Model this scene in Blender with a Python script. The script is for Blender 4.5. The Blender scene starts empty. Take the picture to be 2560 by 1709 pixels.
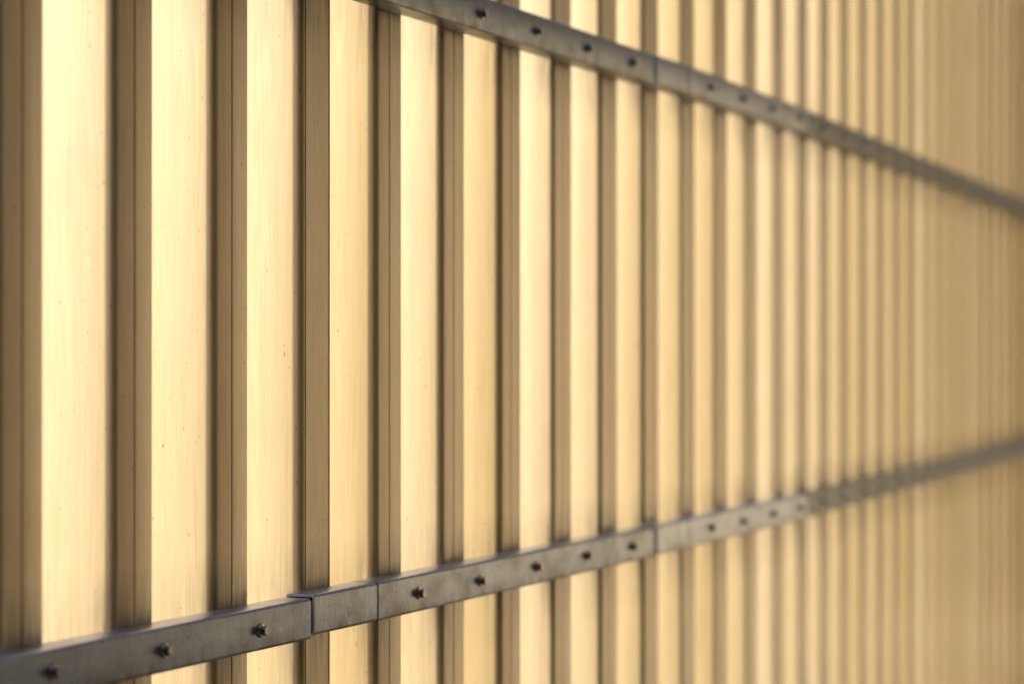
import bpy, bmesh, math, random
from mathutils import Vector, Matrix

random.seed(7)
SC = bpy.context.scene
COL = SC.collection

# ------------------------------------------------------------------ layout
P = 0.20                      # slat spacing in metres
HC = 1.50                     # camera height
F_PX = 6044.0                 # focal length in photograph pixels
X0, Y0 = -2.37718586, 11.7107267            # slat 0, in slat spacings
ANG = [0.412715509, 0.396789264, 0.375885939, 0.349641865]
KNOT = [3.42, 9.35, 13.3]     # the wall bends a degree at each rail joint
PITCH = 4.256e-3
Z_LOW = HC - 1.53120257 * P
Z_UP = HC + 2.26693082 * P


def along(i):
    """plan point and heading of the slat front line at slat index i"""
    p = Vector((X0, Y0)); cur = 0.0
    for s in range(4):
        hi = KNOT[s] if s < 3 else 1e9
        d = Vector((math.sin(ANG[s]), math.cos(ANG[s])))
        if i <= hi:
            q = p + d * (i - cur)
            return q * P, ANG[s]
        p = p + d * (hi - cur); cur = hi


# ------------------------------------------------------------------ camera
cam_d = bpy.data.cameras.new('camera'); cam = bpy.data.objects.new('camera', cam_d)
COL.objects.link(cam); SC.camera = cam
cam_d.sensor_width = 36.0
cam_d.lens = F_PX / 2560 * 36.0
cam.location = (0, 0, HC)
cam.rotation_euler = (math.pi / 2 + PITCH, 0, 0)
cam_d.clip_start = 0.05; cam_d.clip_end = 2000
cam_d.dof.use_dof = True
cam_d.dof.focus_distance = 2.83
cam_d.dof.aperture_fstop = 2.8
cam_d.dof.aperture_blades = 9

# ------------------------------------------------------------------ light
SUN_A = math.radians(33.0)    # sun stands behind the wall, to the left
SUN_EL = math.radians(50.0)
g = ANG[1]
dv = Vector((math.sin(g), math.cos(g))); nin = Vector((-math.cos(g), math.sin(g)))
h = -dv * math.cos(SUN_A) + nin * math.sin(SUN_A)
to_sun = Vector((h.x * math.cos(SUN_EL), h.y * math.cos(SUN_EL), math.sin(SUN_EL)))
sun_d = bpy.data.lights.new('sun', 'SUN'); sun = bpy.data.objects.new('sun', sun_d)
COL.objects.link(sun)
sun_d.energy = 2.65
sun_d.angle = math.radians(0.9)            # sun veiled by thin haze
sun_d.color = (1.0, 0.99, 0.965)
sun.rotation_euler = to_sun.to_track_quat('Z', 'Y').to_euler()
sun.location = (-6, -4, 8)

W = bpy.data.worlds.new('World'); SC.world = W; W.use_nodes = True
wt = W.node_tree; wt.nodes.clear()
sky = wt.nodes.new('ShaderNodeTexSky'); sky.sky_type = 'NISHITA'; sky.sun_disc = False
sky.sun_elevation = SUN_EL
sky.sun_rotation = math.atan2(to_sun.x, to_sun.y)
sky.air_density = 0.5; sky.dust_density = 3.0; sky.ozone_density = 0.2
bg = wt.nodes.new('ShaderNodeBackground'); bg.inputs['Strength'].default_value = 0.145
wo = wt.nodes.new('ShaderNodeOutputWorld')
wt.links.new(sky.outputs['Color'], bg.inputs['Color'])
wt.links.new(bg.outputs['Background'], wo.inputs['Surface'])

SC.view_settings.view_transform = 'Standard'
SC.view_settings.look = 'None'
SC.view_settings.exposure = 1.1
SC.view_settings.gamma = 1.0
SC.view_settings.use_curve_mapping = False


# ------------------------------------------------------------------ materials
class NT:
    def __init__(self, name):
        self.m = bpy.data.materials.new(name); self.m.use_nodes = True
        self.t = self.m.node_tree; self.b = self.t.nodes['Principled BSDF']

    def n(self, kind, **kw):
        x = self.t.nodes.new(kind)
        for k, v in kw.items():
            if k in x.inputs: x.inputs[k].default_value = v
            else: setattr(x, k, v)
        return x

    def l(self, a, b): self.t.links.new(a, b)

    def coords(self, scale, seed_mul=13.0):
        tc = self.n('ShaderNodeTexCoord'); oi = self.n('ShaderNodeObjectInfo')
        mu = self.n('ShaderNodeMath', operation='MULTIPLY'); mu.inputs[1].default_value = seed_mul
        self.l(oi.outputs['Random'], mu.inputs[0])
        ad = self.n('ShaderNodeVectorMath', operation='ADD')
        self.l(tc.outputs['Object'], ad.inputs[0]); self.l(mu.outputs[0], ad.inputs[1])
        mp = self.n('ShaderNodeMapping'); mp.inputs['Scale'].default_value = scale
        self.l(ad.outputs[0], mp.inputs['Vector'])
        return mp.outputs[0]

    def noise(self, scale, detail=3, rough=.5, s=1.0, dist=0.0):
        nz = self.n('ShaderNodeTexNoise'); nz.inputs['Scale'].default_value = s
        nz.inputs['Detail'].default_value = detail; nz.inputs['Roughness'].default_value = rough
        nz.inputs['Distortion'].default_value = dist
        self.l(self.coords(scale), nz.inputs['Vector'])
        return nz.outputs['Fac']

    def ramp(self, src, a, b, lo, hi):
        r = self.n('ShaderNodeMapRange'); r.clamp = True
        r.inputs['From Min'].default_value = a; r.inputs['From Max'].default_value = b
        r.inputs['To Min'].default_value = lo; r.inputs['To Max'].default_value = hi
        self.l(src, r.inputs['Value'])
        return r.outputs[0]

    def mix(self, fac, ca, cb):
        x = self.n('ShaderNodeMix', data_type='RGBA')
        for sock, c in ((x.inputs[6], ca), (x.inputs[7], cb)):
            if isinstance(c, tuple): sock.default_value = (*c, 1)
            else: self.l(c, sock)
        if isinstance(fac, float): x.inputs[0].default_value = fac
        else: self.l(fac, x.inputs[0])
        return x.outputs[2]


def slat_material():
    M = NT('gold_anodised_aluminium'); b = M.b
    streak = M.noise((190, 190, 5.5), 4, .55, 1.0, 1.6)    # vertical draw and water marks
    run = M.noise((46, 46, .9), 4, .6, 1.0, .8)
    broad = M.noise((26, 26, .8), 3, .5)
    blot = M.noise((14, 14, 6), 4, .6)
    speck = M.noise((300, 300, 150), 2, .5)
    c = M.mix(M.ramp(streak, .38, .64, 0, 1), (.69, .50, .235), (.80, .595, .31))
    c = M.mix(M.ramp(run, .5, .72, 0, .4), c, (.66, .47, .22))
    c = M.mix(M.ramp(broad, .35, .7, 0, .35), c, (.65, .48, .24))
    c = M.mix(M.ramp(blot, .58, .8, 0, .35), c, (.47, .335, .155))
    c = M.mix(M.ramp(speck, .715, .75, 0, .8), c, (.16, .105, .05))
    # grime and painted contact shade at the rails: smeared up from the lower one, dripped down from the upper one
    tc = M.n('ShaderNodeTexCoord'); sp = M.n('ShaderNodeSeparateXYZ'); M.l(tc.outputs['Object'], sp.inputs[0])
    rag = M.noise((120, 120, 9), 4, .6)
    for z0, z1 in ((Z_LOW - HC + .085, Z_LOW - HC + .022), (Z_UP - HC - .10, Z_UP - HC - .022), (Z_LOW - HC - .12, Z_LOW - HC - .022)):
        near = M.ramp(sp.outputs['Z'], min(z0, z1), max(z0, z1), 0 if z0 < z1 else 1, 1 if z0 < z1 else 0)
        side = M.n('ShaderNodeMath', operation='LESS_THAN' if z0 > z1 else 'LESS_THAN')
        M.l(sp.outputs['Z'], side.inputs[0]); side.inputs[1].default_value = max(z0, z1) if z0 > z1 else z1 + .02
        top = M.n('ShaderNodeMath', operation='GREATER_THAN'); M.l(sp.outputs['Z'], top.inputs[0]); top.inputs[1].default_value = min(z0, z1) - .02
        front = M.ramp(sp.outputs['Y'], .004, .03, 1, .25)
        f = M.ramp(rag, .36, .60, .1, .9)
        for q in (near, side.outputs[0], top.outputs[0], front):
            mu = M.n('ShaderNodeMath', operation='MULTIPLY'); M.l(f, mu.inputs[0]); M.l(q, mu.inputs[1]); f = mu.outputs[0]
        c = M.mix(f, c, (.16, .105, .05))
    oi = M.n('ShaderNodeObjectInfo')
    hs = M.n('ShaderNodeHueSaturation'); M.l(c, hs.inputs['Color'])
    M.l(M.ramp(oi.outputs['Random'], 0, 1, .86, 1.08), hs.inputs['Value'])
    M.l(M.ramp(oi.outputs['Random'], 0, 1, 1.14, .94), hs.inputs['Saturation'])
    M.l(hs.outputs[0], b.inputs['Base Color'])
    b.inputs['Metallic'].default_value = .34
    b.inputs['Coat Weight'].default_value = 1.0; b.inputs['Coat Roughness'].default_value = .30; b.inputs['Coat IOR'].default_value = 1.55
    M.l(M.ramp(streak, .3, .7, .58, .51), b.inputs['Roughness'])
    b.inputs['IOR'].default_value = 1.6
    bump = M.n('ShaderNodeBump'); bump.inputs['Strength'].default_value = .06
    bump.inputs['Distance'].default_value = .001
    M.l(streak, bump.inputs['Height']); M.l(bump.outputs[0], b.inputs['Normal'])
    return M.m


def lit_lip_material():
    M = NT('painted_sunlit_lip'); b = M.b  # pale colour imitating sunlight on the sleeve end lips
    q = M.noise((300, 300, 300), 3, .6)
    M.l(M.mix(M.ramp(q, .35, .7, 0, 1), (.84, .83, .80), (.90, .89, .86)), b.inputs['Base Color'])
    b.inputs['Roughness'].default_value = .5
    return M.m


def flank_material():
    M = NT('bounce_cutting_brown'); b = M.b  # hidden right faces darkened to cut bounce light and deepen the shade bands
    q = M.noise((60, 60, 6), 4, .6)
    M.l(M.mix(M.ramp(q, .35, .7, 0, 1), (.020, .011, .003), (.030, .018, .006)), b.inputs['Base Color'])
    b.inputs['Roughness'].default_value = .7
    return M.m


def rail_material():
    M = NT('weathered_grey_metal'); b = M.b
    fine = M.noise((300, 300, 120), 3, .6)
    vert = M.noise((120, 60, 14), 4, .6)
    blot = M.noise((22, 22, 30), 5, .62)
    speck = M.noise((300, 300, 150), 2, .5)
    c = M.mix(M.ramp(fine, .3, .7, 0, 1), (.18, .212, .285), (.255, .295, .39))
    c = M.mix(M.ramp(vert, .45, .75, 0, .55), c, (.175, .185, .20))
    c = M.mix(M.ramp(blot, .48, .72, 0, .5), c, (.13, .13, .135))
    c = M.mix(M.ramp(speck, .665, .70, 0, .85), c, (.05, .043, .035))
    # grime gathered along the lower edge, ragged
    tc = M.n('ShaderNodeTexCoord'); sp = M.n('ShaderNodeSeparateXYZ'); M.l(tc.outputs['Object'], sp.inputs[0])
    low = M.ramp(sp.outputs['Z'], -.025, -.004, 1, 0)
    rag = M.noise((34, 34, 8), 4, .6)
    mu = M.n('ShaderNodeMath', operation='MULTIPLY'); M.l(low, mu.inputs[0]); M.l(M.ramp(rag, .40, .60, 0, .95), mu.inputs[1])
    c = M.mix(mu.outputs[0], c, (.10, .08, .06))
    oi = M.n('ShaderNodeObjectInfo')                        # per-length tint stands in for reflected light and dark
    mx = M.n('ShaderNodeMix', data_type='RGBA', blend_type='MULTIPLY'); mx.inputs[0].default_value = 1
    M.l(c, mx.inputs[6]); M.l(oi.outputs['Color'], mx.inputs[7]); c = mx.outputs[2]
    M.l(c, b.inputs['Base Color'])
    b.inputs['Metallic'].default_value = .8
    M.l(M.ramp(blot, .3, .75, .27, .42), b.inputs['Roughness'])
    bump = M.n('ShaderNodeBump'); bump.inputs['Strength'].default_value = .10
    bump.inputs['Distance'].default_value = .001
    M.l(fine, bump.inputs['Height']); M.l(bump.outputs[0], b.inputs['Normal'])
    return M.m


def screw_material():
    M = NT('dull_steel'); b = M.b
    f = M.noise((200, 200, 200), 3, .6)
    M.l(M.mix(M.ramp(f, .35, .65, 0, 1), (.24, .21, .17), (.50, .47, .42)), b.inputs['Base Color'])
    b.inputs['Metallic'].default_value = .9; b.inputs['Roughness'].default_value = .3
    return M.m


def ground_material(name, k):
    M = NT(name); b = M.b
    f = M.noise((3, 3, 3), 6, .6); q = M.noise((60, 60, 60), 4, .6)
    c = M.mix(M.ramp(f, .3, .7, 0, 1), tuple(k * v for v in (.50, .405, .25)), tuple(k * v for v in (.60, .49, .31)))
    c = M.mix(M.ramp(q, .4, .7, 0, .3), c, tuple(k * v for v in (.4, .34, .26)))
    M.l(c, b.inputs['Base Color']); b.inputs['Roughness'].default_value = .85
    return M.m


MAT_SLAT, MAT_RAIL, MAT_SCREW = slat_material(), rail_material(), screw_material()
MAT_FLANK, MAT_LIT_LIP = flank_material(), lit_lip_material()
MAT_GROUND, MAT_PATH = ground_material('asphalt', .13), ground_material('pale_paving', 1.1)


# ------------------------------------------------------------------ mesh helpers
def to_mesh(bm, name, mat, sharp=32):
    bmesh.ops.recalc_face_normals(bm, faces=bm.faces[:])
    me = bpy.data.meshes.new(name); bm.to_mesh(me); bm.free()
    me.materials.append(mat)
    me.polygons.foreach_set('use_smooth', [True] * len(me.polygons))
    me.set_sharp_from_angle(angle=math.radians(sharp))
    return me


def put(name, me, parent, loc=(0, 0, 0), rz=0.0):
    o = bpy.data.objects.new(name, me); COL.objects.link(o)
    o.parent = parent; o.location = loc; o.rotation_euler = (0, 0, rz)
    return o


def arc(cx, cy, r, a0, a1, n):
    return [(cx + r * math.cos(math.radians(a0 + (a1 - a0) * k / n)),
             cy + r * math.sin(math.radians(a0 + (a1 - a0) * k / n))) for k in range(n + 1)]


def extrude(pts, lo, hi, axis):
    """closed 2-D outline pushed along an axis ('z': pts are x,y; 'x': pts are y,z)"""
    bm = bmesh.new()
    mk = (lambda a, b, t: (a, b, t)) if axis == 'z' else (lambda a, b, t: (t, a, b))
    A = [bm.verts.new(mk(a, b, lo)) for a, b in pts]
    B = [bm.verts.new(mk(a, b, hi)) for a, b in pts]
    n = len(pts)
    for k in range(n):
        bm.faces.new((A[k], A[(k + 1) % n], B[(k + 1) % n], B[k]))
    bm.faces.new(A); bm.faces.new(B)
    return bm


# ------------------------------------------------------------------ ground
bm = bmesh.new()
R = 900.0
vs = [bm.verts.new((x, y, 0)) for x, y in ((-R, -R), (R, -R), (R, R), (-R, R))]
bm.faces.new(vs)
me = to_mesh(bm, 'ground', MAT_GROUND)
ground = bpy.data.objects.new('ground', me); COL.objects.link(ground)
ground['kind'] = 'structure'

# ------------------------------------------------------------------ unseen walls and paving, set out to shape light and reflections
def concrete_material(name, k):
    M = NT(name); b = M.b
    f = M.noise((2, 2, 2), 6, .6); q = M.noise((40, 40, 40), 4, .6)
    c = M.mix(M.ramp(f, .3, .7, 0, 1), tuple(k * v for v in (.058, .046, .026)), tuple(k * v for v in (.085, .068, .039)))
    c = M.mix(M.ramp(q, .4, .7, 0, .3), c, tuple(k * v for v in (.05, .041, .026)))
    M.l(c, b.inputs['Base Color']); b.inputs['Roughness'].default_value = .9
    return M.m


def wall_block(name, a, b, thick, height, mat=None):
    """a plain wall from plan point a to b, thickness to the right of that direction"""
    a, b = Vector(a), Vector(b); d = (b - a).normalized(); n = Vector((d.y, -d.x)) * thick
    bm = bmesh.new()
    base = [bm.verts.new((q.x, q.y, 0.0)) for q in (a, b, b + n, a + n)]
    top = [bm.verts.new((q.x, q.y, height)) for q in (a, b, b + n, a + n)]
    for k in range(4): bm.faces.new((base[k], base[(k + 1) % 4], top[(k + 1) % 4], top[k]))
    bm.faces.new(base); bm.faces.new(top)
    o = bpy.data.objects.new(name, to_mesh(bm, name, mat or MAT_DARK)); COL.objects.link(o)
    o['kind'] = 'structure'
    return o


MAT_DARK = concrete_material('dark_render', 1.0); MAT_OCHRE = concrete_material('ochre_render', 2.0); MAT_PALE = concrete_material('cream_render', 12.5)
wall_block('wall_right', (4.2, -4.0), (6.0, 6.9), .3, 8.0)
wall_block('wall_back', (-3.6, -4.0), (4.2, -4.02), .3, 10.0)
pe, _ = along(-8.5)
wall_block('sun_block_left', (-3.45, -4.0), (pe.x - .02, pe.y), -.2, 2.85)  # added out of view to stop sun passing the fence end
wall_block('bounce_wall_low', (6.35, 7.6), (6.65, 12.8), .25, 3.1, MAT_PALE)  # invented pale wall, brightens what the fronts and rails reflect
wall_block('dark_reflect_wall', (7.0, 7.6), (7.2, 13.2), .3, 6.0)  # invented dark wall behind it, dims the upward reflections
wall_block('reflect_wall_far', (6.7, 13.0), (8.2, 26.0), .3, 9.0, MAT_OCHRE)  # invented wall, sets the tone reflected in the far run
bm = bmesh.new()
bm.faces.new([bm.verts.new((x, y, .004)) for x, y in ((-.2, 4.2), (6.1, 7.4), (6.6, 13.0), (3.2, 13.0))])
path = bpy.data.objects.new('path', to_mesh(bm, 'path', MAT_PATH)); COL.objects.link(path)  # pale unseen patch added to bounce light at the right
path['kind'] = 'structure'

# ------------------------------------------------------------------ the slatted fence
p0, a0 = along(3)
fence = bpy.data.objects.new('slat_fence', None); COL.objects.link(fence)
fence.location = (p0.x, p0.y, 0)
fence['label'] = 'gold metal fence of upright slats screwed to two weathered grey rails'
fence['category'] = 'fence'; fence['kind'] = 'thing'
FO = Vector((p0.x, p0.y, 0))

SW = 0.36 * P                 # slat width
SD = 0.096                    # slat depth
Z0, Z1 = 0.12 - HC, 2.85 - HC


def slat_mesh(name, grooves, r=.0075, SD=SD):
    """box section, soft front left arris, crisp front right one, seam grooves in the front"""
    hw = SW / 2
    pts = arc(-hw + r, r, r, 180, 270, 8)
    for f in grooves:
        x = -hw + f * SW; gw = .0011; gd = .005
        pts += [(x - gw - .0003, 0), (x - gw, .0003), (x - gw, gd), (x + gw, gd), (x + gw, .0003), (x + gw + .0003, 0)]
    pts += arc(hw - .0009, .0009, .0009, 270, 360, 3)
    pts += arc(hw - .002, SD - .002, .002, 0, 90, 2)
    pts += arc(-hw + .002, SD - .002, .002, 90, 180, 2)
    me = to_mesh(extrude(pts, Z0, Z1, 'z'), name, MAT_SLAT, 25)
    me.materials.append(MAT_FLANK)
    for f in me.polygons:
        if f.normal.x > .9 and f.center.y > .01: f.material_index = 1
    return me


# box section depth varies along the fence, shaped to set the shaded bands
M_SLAT_JOINT = slat_mesh('slat_joint', [.135, .955], SD=.094)
SHADE_DEPTHS = [(-99, slat_mesh('slat', [.52], SD=.0930)), (4, slat_mesh('slat', [.52], SD=.0935)), (6, slat_mesh('slat', [.52], SD=.0905)),
        (10, slat_mesh('slat', [.52], SD=.0915))]
SHADE_DEPTHS += [(k, slat_mesh('slat', [.52], SD=.0945 + (k - 14) * .0010)) for k in range(14, 47)]
I0, I1 = -8, 46
for i in range(I0, I1 + 1):
    p, a = along(i)
    me = M_SLAT_JOINT if i == 3 else [m for k, m in SHADE_DEPTHS if i >= k][-1]
    o = put('slat', me, fence,
            Vector((p.x, p.y, HC)) - FO + Vector((math.sin(a), math.cos(a), 0)) * random.uniform(-.0009, .0009),
            math.pi / 2 - a + math.radians(random.uniform(-.25, .25)))

# ------------------------------------------------------------------ rails
RH, RD = 0.0475, 0.0395       # rail height and depth


def rect(y0, y1, z0, z1, r, n=5):
    return (arc(y1 - r, z1 - r, r, 0, 90, n) + arc(y0 + r, z1 - r, r, 90, 180, n)
            + arc(y0 + r, z0 + r, r, 180, 270, n) + arc(y1 - r, z0 + r, r, 270, 360, n))


def bar(lo, hi):
    return to_mesh(extrude(rect(-RD, -.0012, -RH / 2, RH / 2, .0040), lo, hi, 'x'), 'rail', MAT_RAIL)


def tube(lo, hi, t=.0030):
    """open-ended sleeve of folded sheet"""
    bm = bmesh.new()
    A = rect(-RD, -.0012, -RH / 2, RH / 2, .0046); B = rect(-RD + t, -.0012 - t, -RH / 2 + t, RH / 2 - t, .0016)
    n = len(A)
    V = [[bm.verts.new((x, y, z)) for y, z in ring] for x in (lo, hi) for ring in (A, B)]
    oa, ia, ob, ib = V
    for k in range(n):
        j = (k + 1) % n
        bm.faces.new((oa[k], oa[j], ob[j], ob[k]))
        bm.faces.new((ia[k], ib[k], ib[j], ia[j]))
        bm.faces.new((oa[k], ia[k], ia[j], oa[j]))
        bm.faces.new((ob[k], ob[j], ib[j], ib[k]))
    me = to_mesh(bm, 'coupling_sleeve', MAT_RAIL)
    me.materials.append(MAT_LIT_LIP)
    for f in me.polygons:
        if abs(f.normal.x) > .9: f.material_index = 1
    return me


def screw_mesh():
    """hexagon head on a pressed washer flange, axis along -y"""
    bm = bmesh.new()
    prof = [(.0082, .0), (.0082, .0010), (.0075, .0020), (.0054, .0025)]
    N = 18
    rings = [[bm.verts.new((r * math.cos(2 * math.pi * k / N), -y, r * math.sin(2 * math.pi * k / N))) for k in range(N)]
             for r, y in prof]
    for u, v in zip(rings, rings[1:]):
        for k in range(N): bm.faces.new((u[k], u[(k + 1) % N], v[(k + 1) % N], v[k]))
    bm.faces.new(rings[-1])
    hexr = [(.0055, .0024), (.0055, .0076), (.0048, .0084), (.0030, .0084), (.0024, .0080)]
    hx = [[bm.verts.new((r * math.cos(math.pi * k / 6 + .4), -y, r * math.sin(math.pi * k / 6 + .4))) for k in range(12)]
          for r, y in hexr]
    for u, v in zip(hx, hx[1:]):
        for k in range(12): bm.faces.new((u[k], u[(k + 1) % 12], v[(k + 1) % 12], v[k]))
    bm.faces.new(hx[-1])
    return to_mesh(bm, 'screw', MAT_SCREW, 28)


M_SCREW = screw_mesh()
# (from, to, heading reference, shift up, shift out)
SEG = [(-8.3, 2.585, 0.0, -.0020, -.0008), (3.430, 8.50, 5.0, .0018, .0012),
       (9.36, 13.285, 11.0, .0030, .0020), (13.315, 46.3, 20.0, .0030, .0010)]
SLV = [(2.612, 3.412, 3.0, .0018, .0012), (8.565, 9.345, 9.0, .0030, .0020)]
REFLECT_TONE = {(0.0, False): 1.0, (5.0, False): 1.0, (11.0, False): 1.65, (20.0, False): .50, (3.0, False): 1.05, (9.0, False): 1.6,  # painted brightness per length, imitating how each one catches light
        (0.0, True): 1.0, (5.0, True): .88, (11.0, True): 1.0, (20.0, True): .32, (3.0, True): 1.0, (9.0, True): 1.0}
for zr in (Z_LOW, Z_UP):
    for lo, hi, ref, up, out in SEG:
        pr, a = along(ref)
        n = Vector((math.cos(a), -math.sin(a)))
        org = Vector((pr.x + n.x * out, pr.y + n.y * out, zr + up))
        rail = put('rail', bar((lo - ref) * P, (hi - ref) * P), fence, org - FO, math.pi / 2 - a)
        tn = REFLECT_TONE[(ref, zr == Z_UP)]; rail.color = (tn, tn, tn, 1)
        for i in range(math.ceil(lo), math.floor(hi) + 1):
            if i - lo < .1 or hi - i < .1: continue
            s = put('screw', M_SCREW, rail, ((i - ref) * P + random.uniform(-.002, .002), -RD - .0001,
                                            random.uniform(-.0015, .0015)))
            s.rotation_euler = (0, random.uniform(0, 1.0), 0)
    for lo, hi, ref, up, out in SLV:
        pr, a = along(ref)
        n = Vector((math.cos(a), -math.sin(a)))
        org = Vector((pr.x + n.x * out, pr.y + n.y * out, zr + up))
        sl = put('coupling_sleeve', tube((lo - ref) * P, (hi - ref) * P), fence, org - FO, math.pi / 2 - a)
        tn = REFLECT_TONE[(ref, zr == Z_UP)]; sl.color = (tn, tn, tn, 1)
